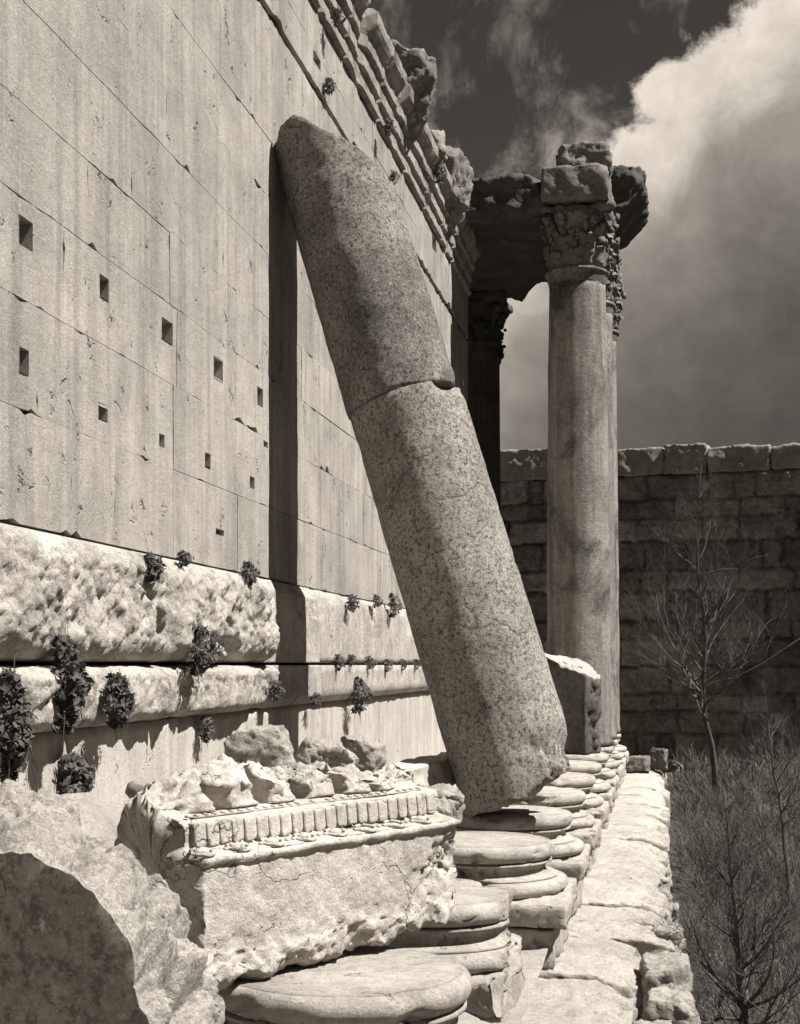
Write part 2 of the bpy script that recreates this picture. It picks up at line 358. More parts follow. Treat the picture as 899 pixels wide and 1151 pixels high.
# ------------------------------------------------------------------ temple wall
HOLES = [(29, 262, 15, 32), (117, 324, 10, 24), (188, 372, 12, 24), (245, 415, 10, 25), (292, 446, 6, 20), (27, 406, 10, 28), (116, 463, 10, 18),
         (127, 507, 7, 14), (182, 495, 6, 14), (233, 517, 6, 15), (283, 542, 5, 12), (298, 497, 5, 7), (247, 598, 9, 6), (488, 272, 4, 16), (356, 62, 8, 12)]
def build_wall():
    Y0, Y1 = -14.0, 44.0
    t = empty('temple_wall', (XW, 15, -3.5), 'tall sunlit ashlar wall with beam holes, mouldings and broken cornice at left', 'temple wall')
    loc = Vector(t.location)
    holes = []
    for (x, y, w, h) in HOLES:
        a = on_wall(x-w/2, y, XW); b = on_wall(x+w/2, y, XW); c = on_wall(x, y-h/2, XW); d = on_wall(x, y+h/2, XW)
        holes.append((a.y, b.y, d.z, c.z))
    ZS_ = [1.33, 2.43, 3.48, 4.45, 5.34, 6.32, 7.22, 8.12, 9.08, 10.02, 10.16, 10.78, 11.45]
    fixed = []
    for (a, b, c, d) in holes:
        m_ = (c+d)/2; k = max(i for i in range(len(ZS_)-1) if ZS_[i] <= m_)
        if c < ZS_[k]+.06: d += ZS_[k]+.06-c; c = ZS_[k]+.06
        if d > ZS_[k+1]-.06: c -= d-(ZS_[k+1]-.06); d = ZS_[k+1]-.06
        fixed.append((a, b, c, d))
    holes = fixed
    zs = [1.33, 2.43, 3.48, 4.45, 5.34, 6.32, 7.22, 8.12, 9.08, 10.02, 10.16, 10.78, 11.45]
    mb = MB(); r = random.Random(3); tones = []
    for ci in range(len(zs)-1):
        z0, z1 = zs[ci], zs[ci+1]
        if ci == 9: continue               # the deep open joint
        ys = [Y0]
        if ci == 0: ys += [2, 5, 8, 11, 13.8, 15.0, 16.9, 19.6]
        while ys[-1] < Y1-1:
            v = ys[-1] + r.uniform(2.4, 5.2)
            for q in holes:
                if q[2] > z0 and q[3] < z1 and q[0]-.12 < v < q[1]+.12: v = q[1]+.2
            ys.append(v)
        ys[-1] = Y1
        for y0, y1 in zip(ys, ys[1:]):
            g_ = r.choice((.0008, .0015, .003, .0045)); dx = r.uniform(-.005, .005)
            step = .13
            cy = sorted(set([y0+g_, y1-g_] + [y0+g_+(y1-y0-2*g_)*k/max(2, int((y1-y0)/step)) for k in range(1, max(2, int((y1-y0)/step)))]))
            cz = sorted(set([z0+g_, z1-g_] + [z0+g_+(z1-z0-2*g_)*k/max(2, int((z1-z0)/step)) for k in range(1, max(2, int((z1-z0)/step)))]))
            hh = [q for q in holes if q[0] > y0+.03 and q[1] < y1-.03 and q[2] > z0+.03 and q[3] < z1-.03]
            for q in hh:
                cy = [v for v in cy if not (q[0]-.04 < v < q[1]+.04)] + [q[0], q[1]]
                cz = [v for v in cz if not (q[2]-.04 < v < q[3]+.04)] + [q[2], q[3]]
            cy.sort(); cz.sort(); V = []; Fc = []; ny, nz_ = len(cy), len(cz)
            def inh(a, b): return any(q[0]-1e-6 <= a and b[0] <= q[1]+1e-6 for q in hh for b in [(0,)])
            for j, z in enumerate(cz):
                for i, y in enumerate(cy):
                    ch = 0; yy, zz = y, z
                    if j in (0, nz_-1) and 0 < i < ny-1:
                        c = max(0, fr((y*.9, z*9, ci), 1.0, 3)-(.18 if not (ci == 8 and j or ci == 10 and not j) else -.35))*max(0, fr((y*4, z*9, ci+3), 1.0, 5, .6)+.12); zz += (c*.34 if j == 0 else -c*.20)
                    if i in (0, ny-1) and 0 < j < nz_-1:
                        c = max(0, fr((y*9, z*3, ci+5), 1.0, 4)-.3); yy += (c*.08 if i == 0 else -c*.08)
                    V.append((XW+dx + fr((y, z, 9), .8, 3)*.012, yy, zz))
            for j in range(nz_-1):
                for i in range(ny-1):
                    cyc = (cy[i]+cy[i+1])/2; czc = (cz[j]+cz[j+1])/2
                    if any(q[0] < cyc < q[1] and q[2] < czc < q[3] for q in hh): continue
                    Fc.append((j*ny+i, j*ny+i+1, (j+1)*ny+i+1, (j+1)*ny+i))
            ring = [i for i in range(ny)] + [j*ny+ny-1 for j in range(1, nz_)] + [(nz_-1)*ny+i for i in range(ny-2, -1, -1)] + [j*ny for j in range(nz_-2, 0, -1)]
            b = len(V)
            for i in ring: V.append((XW-.09, V[i][1], V[i][2]))
            n = len(ring)
            for k in range(n): Fc.append((ring[k], b+k, b+(k+1) % n, ring[(k+1) % n]))
            for q in hh:
                a = len(V); dp = .45
                jt = [r.uniform(-.012, .012) for _ in range(4)]
                for xx in (XW+dx+.004, XW-dp):
                    V += [(xx, q[0]+jt[0]*0, q[2]), (xx, q[1], q[2]), (xx, q[1], q[3]), (xx, q[0], q[3])]
                for k in range(4): Fc.append((a+(k+1) % 4, a+k, a+4+k, a+4+(k+1) % 4))
                Fc.append((a+4, a+5, a+6, a+7))
            tones += [r.choice((.93, .97, 1.0, 1.0, 1.03, 1.06))]*len(V)
            mb.add([Vector(p)-loc for p in V], Fc, 0)
    set_tone(mb.build('ashlar_courses', [M['ashlar'], M['mortar']], t, False), tones)
    # the body of the wall behind the facing
    bd = MB()
    def box(a, b, m=0):
        v = [(x, y, z) for z in (a[2], b[2]) for y in (a[1], b[1]) for x in (a[0], b[0])]
        bd.add([Vector(p)-loc for p in v], [(0, 2, 3, 1), (4, 5, 7, 6), (0, 1, 5, 4), (2, 6, 7, 3), (0, 4, 6, 2), (1, 3, 7, 5)], m)
    # joint backing stands in strips that leave the beam holes open
    cuts = sorted(set([Y0, Y1-.02] + [v for q in holes for v in (q[0]-.02, q[1]+.02)]))
    for a, b in zip(cuts, cuts[1:]):
        mid = (a+b)/2; occ = sorted([(q[2]-.02, q[3]+.02) for q in holes if q[0]-.021 < mid < q[1]+.021])
        z = 1.2
        for (c, d) in occ:
            box((XW-.5, a, z), (XW-.075, b, c)); z = d
        box((XW-.5, a, z), (XW-.075, b, 11.6))
    box((XW-1.6, Y0, -3.6), (XW-.5, Y1, 12.6)); box((XW-.5, Y0, -3.6), (XW-.2, Y1-.03, 1.2))
    bd.build('wall_core', M['mortar'], t, False)
    # rough boss courses and moulding below the ashlar: a dense height field
    def field(name, z0, z1, step, prot, mat, ya, yb, top_cap=True, bot_cap=True):
        ny = int((yb-ya)/step); nz_ = max(4, int((z1-z0)/step)); V = []; Fc = []
        for j in range(nz_+1):
            z = z0 + (z1-z0)*j/nz_
            for i in range(ny+1):
                y = ya + (yb-ya)*i/ny; V.append(Vector((XW + prot(y, (z-z0)/(z1-z0), z), y, z)))
        n = ny+1
        for j in range(nz_):
            for i in range(ny): Fc.append((j*n+i, j*n+i+1, (j+1)*n+i+1, (j+1)*n+i))
        for jj, flag in ((0, bot_cap), (nz_, top_cap)):
            b = len(V)
            for i in range(n): q = V[jj*n+i]; V.append(Vector((XW-.15, q.y, q.z)))
            for i in range(ny):
                f = (jj*n+i, jj*n+i+1, b+i+1, b+i); Fc.append(f if jj else f[::-1])
        for ii in (0, ny):
            b = len(V)
            for j in range(nz_+1): q = V[j*n+ii]; V.append(Vector((XW-.15, q.y, q.z)))
            for j in range(nz_):
                f = (j*n+ii, (j+1)*n+ii, b+j+1, b+j); Fc.append(f if ii else f[::-1])
        m = MB(); m.add([p-loc for p in V], Fc); m.build(name, mat, t)
    j1 = [-14, -9, -4, 0, 4, 8, 11.4, 16.05, 20.85]
    def pillow(y, v, js, w=.28):
        for a, b in zip(js, js[1:]):
            if a <= y <= b:
                d = min(y-a, b-y)/w; d = min(1, max(0, d)); e = min(1, min(v, 1-v)/.22)
                return (math.sin(d*math.pi/2)**.5) * (math.sin(max(0, e)*math.pi/2)**.5)
        return 0
    def p_up(y, v, z):
        k = max(0, min(1, (21.3-y)/.5))
        b = pillow(y, v, j1)
        rough = fr((y, z, 3), .9, 7, .75)*.15 + fr((y, z, 8), 3.0, 5, .6)*.042 + fr((y, z, 12), 9.0, 4, .6)*.018
        near = .02 + b*(.27 + rough*.85 - abs(fr((y, z, 17), 2.6, 6, .55))*.035) - max(0, fr((y, z*.8, 21), 1.2, 4, .7)-.34)*.75*(.3+.7*b)
        far_ = .14 + fr((y, z, 4), 1.5, 5)*.02 - .10*max(0, v-.86)/.14 - (.12*max(0, fr((y*1.0, z, 30), 1.2, 4)-.1) if v > .6 else 0)
        return near*k + far_*(1-k)
    def p_mid(y, v, z):
        k = max(0, min(1, (21.3-y)/.5))
        b = pillow(y, v, [-14, -9, -4, 0, 4, 8, 11.2, 12.7, 13.6, 16.0, 18.0, 20.95], .07)
        vb = min(1, max(0, v-.25)/.4)
        near = .04 + b*(.22 + .06*math.sin(y*2.1) + vb*(fr((y, z, 13), 1.1, 6, .7)*.09 + fr((y, z, 18), 3.2, 5, .6)*.035)) + .03*v + fr((y, z, 19), 8.0, 4, .6)*.022 - max(0, fr((y*1.0, z*.4, 26), .9, 3, .8)-.12)*(.20-.1*v)
        pr = .05 + .13*min(1, v/.2) + .02*fr((y, z, 6), 1.4, 4)
        return near*k + pr*(1-k)
    field('boss_course', .03, 1.30, .12, p_up, M['boss'], Y0, 9.0)
    field('boss_course', .03, 1.30, .03, p_up, M['boss'], 9.0, 24.0)
    field('boss_course', .03, 1.30, .11, p_up, M['boss'], 24.0, Y1-.05)
    field('base_moulding', -.66, -.01, .12, p_mid, M['boss'], Y0, 9.0)
    field('base_moulding', -.66, -.01, .03, p_mid, M['boss'], 9.0, 24.0)
    field('base_moulding', -.66, -.01, .11, p_mid, M['boss'], 24.0, Y1-.05)
    field('dado', -3.5, -.67, .12, lambda y, v, z: .015 + fr((y, z, 14), .9, 4)*.02 - (.05 if abs((y+1.3) % 4.6) < .07 else 0), M['dado'], Y0, Y1-.05)
    # cornice: stepped fasciae, chipped and broken along the top
    prof = [(.0, 11.47), (.05, 11.50), (.10, 11.53), (.10, 11.60), (.05, 11.63), (.05, 11.86), (.06, 11.90), (.13, 11.93), (.13, 12.22), (.14, 12.26), (.22, 12.29),
            (.22, 12.52), (.26, 12.58), (.34, 12.66), (.40, 12.76), (.42, 12.86), (.42, 12.98), (.30, 13.06), (.0, 13.10), (-.6, 13.12), (-1.5, 13.1)]
    V = []; Fc = []; ny = 900; r2 = random.Random(11)
    cuts2 = []; y = Y0
    while y < Y1: cuts2.append(y); y += r2.uniform(1.9, 3.2)
    for i in range(ny+1):
        y = Y0 + (Y1-Y0)*i/ny
        gap = min(abs(y-c) for c in cuts2)
        bite = max(0, fr((y*.75, 3, 1), 1.0, 5, .6)-.16)*1.3
        for k, (px_, z) in enumerate(prof):
            n_ = fr((y, z*2, 2), 1.1, 6, .7)
            x = px_*(1-.75*bite) + n_*.030*(1 if k > 3 else .3)
            zz = z
            if k > 12: zz -= bite*.5*max(0, fr((y*.9, 7, 2), 1.0, 3)+.5); x -= bite*.3
            if gap < .05 and px_ > .04: x = min(x, .02)
            V.append(Vector((XW+x, y, zz)) - loc)
    n = len(prof)
    for i in range(ny):
        for k in range(n-1): Fc.append((i*n+k, (i+1)*n+k, (i+1)*n+k+1, i*n+k+1))
    Fc.append(tuple(ny*n+k for k in range(n)))
    m = MB(); m.add(V, Fc); m.build('cornice', M['corn'], t, False)
build_wall()

# stones still lying along the wall head
def rock(name, p, size, rot, label, cat, mat, seed, amp=.08, step=.08, rr=.08, sc=1.6, shape=None, group=None, cuts=9):
    m = rock_mb(size, step, rr, amp, sc, seed, shape, cuts); o = m.build(name, mat)
    o.location = p; o.rotation_euler = rot; tag(o, label, cat, group); return o
G_TOP = 'broken blocks on the wall head'
rock('broken_block', (-6.05, 32.6, 13.45), (1.45, 1.8, 1.35), (R(8), R(14), R(12)), 'largest jagged block jutting out over the sky from the wall head', 'stone block', M['cap'], 3, .13, .07, .04, 2.2, None, G_TOP)
rock('broken_block', (-6.25, 30.3, 13.08), (.8, 1.5, .5), (R(-5), 0, R(-8)), 'low crumbled block on the wall head just left of the largest jagged block', 'stone block', M['corn'], 4, .09, .07, .04, 2.4, None, G_TOP)
rock('broken_block', (-6.05, 38.9, 13.40), (1.3, 2.2, 1.35), (R(4), R(4), R(-6)), 'upright eroded block on the wall head next to the dark ceiling slab', 'stone block', M['cap'], 5, .10, .07, .04, 2.4, None, G_TOP)
rock('broken_block', (-6.0, 36.2, 13.25), (.9, 1.5, .6), (R(4), R(-6), R(6)), 'small crumbled block on the wall head between two larger jagged blocks', 'stone block', M['corn'], 6, .09, .07, .04, 2.4, None, G_TOP)
rock('broken_block', (-6.2, 41.6, 13.25), (1.2, 1.9, .8), (R(-3), R(5), R(4)), 'ragged block on the wall end where it meets the ceiling slab', 'stone block', M['cap'], 8, .10, .07, .04, 2.4, None, G_TOP)

# ------------------------------------------------------------------ column bases
def torus_prof(rc, z0, z1, bulge, n=9):
    zc = (z0+z1)/2; h = (z1-z0)/2
    return [(rc + bulge*math.cos(a), zc + h*math.sin(a)) for a in [(-90+180*k/n)*math.pi/180 for k in range(n+1)]]
def base_parts(root, seed, worn=.02, z0=Z_TOP, clip=None, plinth=True, ped=True):
    """parts are given relative to the axis point at the top of the base"""
    def fin(m, name):
        if clip: m.v = [clip(p) for p in m.v]
        for p in m.v:
            e = max(0, fr(p+Vector((seed*4.7, seed, seed*2)), 1.0, 5, .7)-.37)*.5 + max(0, fr(p+Vector((seed, seed*3, 0)), 4.5, 4, .6)-.35)*.10
            if e > 0 and (p.x*p.x+p.y*p.y) > .5: k = 1-min(.3, e)/max(.5, math.hypot(p.x, p.y)); p.x *= k; p.y *= k; p.z -= e*.12
        return m.build(name, M['base'], root)
    off = (seed*5.1, seed*2.3, seed)
    fin(lathe_mb([(.0, 0.0)] + [(.5, .004), (.9, .0)] + torus_prof(.90, -.22, -.005, .095) + [(.86, -.225), (.5, -.23)], 72, worn, 1.6, off, False), 'upper_torus')
    fin(lathe_mb([(.88, -.222), (.96, -.232), (.96, -.262), (.90, -.275), (.88, -.33), (.90, -.385), (1.0, -.41), (1.03, -.425), (1.03, -.445), (.9, -.45)], 72, worn*.7, 1.6, off, False), 'scotia')
    fin(lathe_mb([(.9, -.446)] + torus_prof(1.06, -.64, -.448, .12) [::-1] + [(.9, -.645)], 72, worn, 1.5, off, False), 'lower_torus')
    if plinth:
        m = rock_mb((2.44, 2.44, .30), .075, .035, .035+worn, 1.7, seed+2); m.xf(Matrix.Translation((0, 0, -.795))); fin(m, 'plinth')
    if ped:
        m = rock_mb((2.3, 2.36, .55), .10, .05, .06, 1.5, seed+9); m.xf(Matrix.Translation((-.05, 0, -1.215))); fin(m, 'footing')
G_BASE = 'row of moulded column bases along the ledge'
def base(y, seed, label, worn=.02, x=XB, dz=0, clip=None, rz=0):
    o = empty('column_base', (x, y, Z_TOP+dz), label, 'column base', G_BASE); base_parts(o, seed, worn, clip=clip); o.rotation_euler.z = rz; return o  # moulded base of a column
base(10.55, 1, 'nearest base, its pale rounded top in the sun beneath the fallen carved block', .03)
def clipA(p):
    lim = .86 + fr((p.y*1.3, p.z*1.6, 4), 1.0, 5)*.12
    return Vector((min(p.x, lim + .05*(p.x-lim)), p.y, p.z)) if p.x > lim else p
base(14.35, 2, 'column base with its right side sheared off into a rough face', .025, clip=clipA)
base(18.75, 3, 'column base with complete moulded rings just in front of the leaning column foot', .015)
base(22.5, 4, 'column base half in shadow that carries the foot of the leaning column', .02)
base(26.25, 5, 'first column base directly behind the foot of the leaning column', .02)
base(30.0, 6, 'second empty column base behind the leaning column foot', .025)
base(33.75, 7, 'empty column base directly in front of the broken stump', .03)
base(37.5, 8, 'column base under the broken column stump', .025)

# ------------------------------------------------------------------ leaning column
def shaft_obj(name, root, A, B, rA, rB, mat, t0, t1, top=None, bot=None, amp=.02, n=110, seed=1, mod=None):
    """length t0..t1 (0..1 of A->B), local frame: axis from A to B"""
    ax = (B-A); Ln = ax.length; ax.normalize()
    ex = Vector((0, 1, 0)).cross(ax).normalized(); ey = ax.cross(ex)      # ex points right (+X), ey away from camera
    rings = max(8, int(Ln*(t1-t0)/.09)); V = []; Fc = []; o0 = Vector((seed*3.3, seed, seed*2))
    for i in range(rings+1):
        s = i/rings
        for k in range(n):
            a = 2*math.pi*k/n; c, d = math.cos(a), math.sin(a)
            lo = t0*Ln + (bot(c, d) if bot else 0); hi = t1*Ln + (top(c, d) if top else 0)
            l = lo + (hi-lo)*s; r = rA + (rB-rA)*(l/Ln)
            p = A + ax*l + (ex*c+ey*d)*r
            r2 = fr(p+o0, .8, 4)*amp*.25 + fr(p+o0, 2.6, 6, .6)*amp*1.1 - max(0, fr(p+o0, 1.9, 4, .6)-.35)*amp*2.2
            if mod: r2 += mod(c, d, l, Ln, p)
            V.append(p + (ex*c+ey*d)*r2)
    for i in range(rings):
        for k in range(n): Fc.append((i*n+k, i*n+(k+1) % n, (i+1)*n+(k+1) % n, (i+1)*n+k))
    for base_i, rev in ((0, True), (rings*n, False)):
        prev = [base_i+k for k in range(n)]
        cen = sum((V[i] for i in prev), Vector())/n
        for q in (.75, .5, .25):
            cur = []
            for k in range(n):
                p = cen + (V[base_i+k]-cen)*q; cur.append(len(V)); V.append(p + ax*(fr(p+o0, 1.6, 5, .7)*.10))
            for k in range(n):
                f = (prev[k], prev[(k+1) % n], cur[(k+1) % n], cur[k]); Fc.append(f if not rev else f[::-1])
            prev = cur
        c = len(V); V.append(cen)
        for k in range(n):
            f = (prev[k], prev[(k+1) % n], c); Fc.append(f if not rev else f[::-1])
    lo_ = Vector(root.location); m = MB(); m.add([p-lo_ for p in V], Fc); return m.build(name, mat, root)
def build_leaning():
    foot = Vector((-2.09, 21.80, -2.08)); top = Vector((-5.33, 22.06, 8.50))
    t = empty('leaning_column', tuple(foot), 'huge cracked weathered column leaning against the sunlit temple wall', 'column')
    J = .585
    def botf(c, d):
        chip = max(0, c-.05)*.55 + max(0, -d)*.06
        return chip*(.55+.5*fr((c*1.5, d*1.5, 2), 1.3, 4)) + .05*fr((c*3, d*3, 7), 1.0, 4)
    def modlow(c, d, l, Ln, p):
        k = 0
        if l < 1.3:                       # spalled foot on the right
            e = max(0, 1-l/1.15)*max(0, min(1, (c+.05)*1.8)); n = fr(p*1.0+Vector((3, 1, 2)), 1.7, 5, .6)
            k -= e*(.10+.26*max(0, n+.25))
        if l > Ln*J-.22:                  # chipped rim at the joint, right
            e = (l-(Ln*J-.22))/.22*max(0, min(1, (c-.62)*4))*max(0, min(1, (-d+.3)*2)); k -= e*.30
        return k
    shaft_obj('lower_drum', t, foot, top, .955, .86, M['lean'], 0, J, lambda c, d: .01*fr((c*2, d*2, 1), 1.4, 4), botf, .011, 120, 1, modlow)
    dirv = (top-foot).normalized(); off = Vector((-.03, -.0, .0)); q = dirv*.002
    def topf(c, d):
        h = 0
        x = c
        if x < -.45: h = -.30*((-.45-x)/.55)**1.3
        else: h = -1.25*((x+.45)/1.45)**1.5
        return h + .10*fr((c*2, d*2, 5), 1.5, 5)
    def modup(c, d, l, Ln, p):
        k = 0
        if l < Ln*J+.18: k -= max(0, min(1, (c-.7)*4))*.05*(1-(l-Ln*J)/.18)
        return k
    shaft_obj('upper_drum', t, foot+off+q, top+off*1.2+q, .962, .85, M['leantop'], J, 1.0, topf, lambda c, d: .01*fr((c*2, d*2, 1), 1.4, 4), .011, 120, 2, modup)
build_leaning()

# ------------------------------------------------------------------ standing columns
def leaf_mb(h, w, curl, n=7):
    V = []; Fc = []
    for i in range(n+1):
        s = i/n; wd = w*(.55+.45*math.sin(math.pi*min(1, s*1.1)))*(1 if s < .8 else .8)
        out = .04 + .10*s + curl*max(0, s-.62)**1.4*3.0; z = h*(s if s < .85 else .85-(s-.85)*.7)
        for k in range(5):
            u = k/2-1; V.append(Vector((out+.05*(1-abs(u))*1.0 - .06*abs(u), wd/2*u*(1+.12*((k+i) % 2)), z)))
    for i in range(n):
        for k in range(4): Fc.append((i*5+k, i*5+k+1, (i+1)*5+k+1, (i+1)*5+k))
    return V, Fc
def build_capital(root, z0, r0, H, seed, mat, wide=1.22):
    """Corinthian capital on top of a shaft, z0 relative to the root"""
    cp = lathe_mb([(r0*.96, z0), (r0*.98, z0+.1), (r0*.97, z0+H*.4), (r0*1.03, z0+H*.6), (r0*1.16, z0+H*.8), (r0*1.28, z0+H*.88)], 48, .05, 3, (seed, 1, 2)).build('capital', mat, root)
    r = random.Random(seed)
    for row, (hz, hh, cnt, o) in enumerate(((0.02, H*.36, 8, 0), (H*.05, H*.62, 8, .5))):
        m = MB()
        for k in range(cnt):
            a = 2*math.pi*(k+o)/cnt; V, Fc = leaf_mb(hh*r.uniform(.88, 1.05), .62*r0, r.uniform(.08, .2))
            Mx = Matrix.Rotation(a, 4, 'Z') @ Matrix.Translation((r0*.93, 0, z0+hz))
            V = [Mx @ p for p in V]; V = [p + Vector((fr(p, 6, 3), fr(p+Vector((9, 0, 0)), 6, 3), fr(p+Vector((0, 9, 0)), 6, 3)))*.05 for p in V]
            m.add(V, Fc)
            m.add([p - Vector((math.cos(a), math.sin(a), 0))*.06 for p in V], [f[::-1] for f in Fc])
        m.build('leaf_row', mat, cp)
    m = MB()
    for k in range(150):                    # broken leaf tips and drill work all over the bell
        a = r.uniform(0, 2*math.pi); s = r.uniform(.04, .95); rr_ = r0*(1.0+.30*s*s)+r.uniform(-.02, .10); z = z0 + H*.92*s
        V, Fc, D = gridbox((r.uniform(.05, .14), r.uniform(.08, .2), r.uniform(.08, .26)), .09, .03)
        Mx = Matrix.Translation((rr_*math.cos(a), rr_*math.sin(a), z)) @ Matrix.Rotation(a, 4, 'Z') @ Matrix.Rotation(r.uniform(-.5, .7), 4, 'Y') @ Matrix.Rotation(r.uniform(-.6, .6), 4, 'X')
        m.add([Mx @ (p*r.uniform(.8, 1.2)) for p in V], Fc)
    m.build('leaf_tips', mat, cp)
    m = MB()
    for k in range(4):
        a = math.pi/4 + k*math.pi/2; c = Vector((math.cos(a), math.sin(a), 0))
        pts = [c*r0*1.0 + Vector((0, 0, z0+H*.5)), c*r0*1.15 + Vector((0, 0, z0+H*.68)), c*r0*1.38 + Vector((0, 0, z0+H*.82)), c*r0*1.48 + Vector((0, 0, z0+H*.78)), c*r0*1.42 + Vector((0, 0, z0+H*.70))]
        tube(m, pts, [.09, .11, .13, .12, .08], 7)
    m.build('volutes', mat, cp)
    V, Fc, D = gridbox((2, 2, H*.13), .12, .03); V2 = []
    s = r0*wide
    for p, d in zip(V, D):
        u, v = p.x, p.y; q = Vector((u*s*(1-.13*(1-v*v)), v*s*(1-.13*(1-u*u)), p.z + z0+H*.935))
        V2.append(q + d*fr(q+Vector((seed, 0, 0)), 2.2, 5, .6)*.12)
    m = MB(); m.add(V2, Fc); m.build('abacus', mat, cp)
G_COL = 'unfluted columns still standing under the entablature'
def standing(y, seed, label, lean=(0, 0)):
    root = empty('standing_column', (XB, y, Z_TOP), label, 'column', G_COL)
    base_parts(root, seed, .025)
    H = 13.5; n = 44; prof = [(.965, .0), (.955, .14), (.93, .28)]
    for k in range(1, n+1):
        s = k/n; prof.append((.925 - .115*s**1.5, .28+(H-.55)*s*1.0))
    m = lathe_mb(prof, 72, .018, .8, (seed*3, 0, 0)); 
    for p in m.v: p.x += lean[0]*p.z; p.y += lean[1]*p.z
    m.build('shaft', M['col'], root)
    m = lathe_mb([(.79, 13.12), (.815, 13.22), (.86, 13.36), (.875, 13.44), (.915, 13.47), (.925, 13.51), (.915, 13.55), (.86, 13.585), (.8, 13.6)], 64, .015, 2, (seed, 0, 0))
    for p in m.v: p.x += lean[0]*p.z
    m.build('astragal', M['col'], root)
    build_capital(root, 13.58, .84, 1.72, seed, M['cap'])
standing(41.25, 11, 'nearest tall standing column, stained grey shaft with carved leafy capital', (-.004, 0))
standing(45.0, 12, 'second standing column, mostly hidden behind the nearest standing one')
standing(48.75, 13, 'third standing column, only an edge showing beyond the two nearer ones')

# broken stump on its base
def build_stump():
    p = Vector((XB, 37.5, Z_TOP)); t = empty('column_stump', tuple(p), 'broken column stump with sunlit sloping top behind the leaning column', 'column stump')
    def topf(c, d): return -.12 -.22*c - .15*max(0, c)**2 + .16*d + .06*fr((c*2, d*2, 3), 1.5, 4)
    def mod(c, d, l, Ln, q):
        dt = -.50*c-.866*d; cut = min(0, (.52/dt if dt > .5 else 9)-.95)
        e = max(0, min(1, (c-.45)*2.6)); return cut -e*(.16+.30*max(0, fr(q+Vector((1, 5, 2)), 1.6, 5, .6)+.15))
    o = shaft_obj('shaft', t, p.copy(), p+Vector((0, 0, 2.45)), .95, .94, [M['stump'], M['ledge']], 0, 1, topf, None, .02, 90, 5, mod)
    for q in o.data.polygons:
        if q.normal.z > .6 and q.center.z > 1.5: q.material_index = 1  # upward faces get paler stone, sunlight on the top put into the colour
build_stump()

# ------------------------------------------------------------------ entablature and ceiling over the standing columns
def build_entablature():
    t = empty('entablature', (XB, 46, 13.02), 'ruined entablature with projecting cornice and dark ceiling slab on the standing columns', 'entablature')
    loc = Vector(t.location)
    def part(name, c, size, rot, mat, seed, amp, step=.08, rr=.03, sc=1.9, shape=None, cuts=5):
        m = rock_mb(size, step, rr, amp, sc, seed, shape, cuts, (.86, .98))
        m.xf(Matrix.Translation(Vector(c)-loc) @ Matrix.Rotation(rot, 4, 'Z')); return m.build(name, mat, t)
    part('architrave', (-2.46, 41.35, 13.52), (1.85, 2.5, .98), 0, M['cap'], 3, .07)
    part('backing_block', (-2.25, 41.3, 14.35), (1.45, 1.7, .85), R(4), M['cap'], 4, .12, .07, .12, 2.2, None, 8)
    part('architrave', (-2.46, 45.0, 13.62), (1.85, 4.6, 1.2), 0, M['cap'], 6, .07)
    def cor(q):
        # underside steps back towards the architrave
        if q.z < .2: q.x -= max(0, (.15-q.z))*.9*max(0, min(1, (q.x+.3)/.8))
        return q
    part('cornice', (-1.75, 45.4, 14.32), (2.35, 4.2, 1.35), 0, M['shade_dark'], 9, .12, .08, .04, 2.2, cor)
    part('ceiling_slab', (-2.75, 48.4, 13.5), (1.6, 3.9, .8), 0, M['shade_dark'], 15, .08)  # unseen slab added to keep the sun off the fluted column
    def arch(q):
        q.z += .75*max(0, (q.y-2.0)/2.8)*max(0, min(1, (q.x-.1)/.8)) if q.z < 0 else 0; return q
    part('ceiling_slab', (-5.0, 45.2, 13.38), (3.5, 9.6, 1.05), 0, M['shade_dark'], 12, .17, .11, .06, 1.5, arch, 1)
build_entablature()

def build_fluted():
    root = empty('fluted_column', (-6.45, 49.6, -2.6), 'dark fluted column in the shade beyond the wall end', 'column')
    H = 12.9; n = 24*6; prof = [(.95, 0.), (.95, .25)] + [(.88-.08*k/30, .3+H*k/30) for k in range(31)]
    V = []; Fc = []
    for (r, z) in prof:
        for k in range(n):
            a = 2*math.pi*k/n; f = abs(math.sin(a*12)); rr = r*(1-.055*f**.7); V.append(Vector((rr*math.cos(a), rr*math.sin(a), z)))
    for i in range(len(prof)-1):
        for k in range(n): Fc.append((i*n+k, i*n+(k+1) % n, (i+1)*n+(k+1) % n, (i+1)*n+k))
    m = MB(); m.add(V, Fc); m.build('shaft', M['shade_dark'], root)
    build_capital(root, 13.1, .82, 2.35, 31, M['shade_dark'], 1.4)
build_fluted()

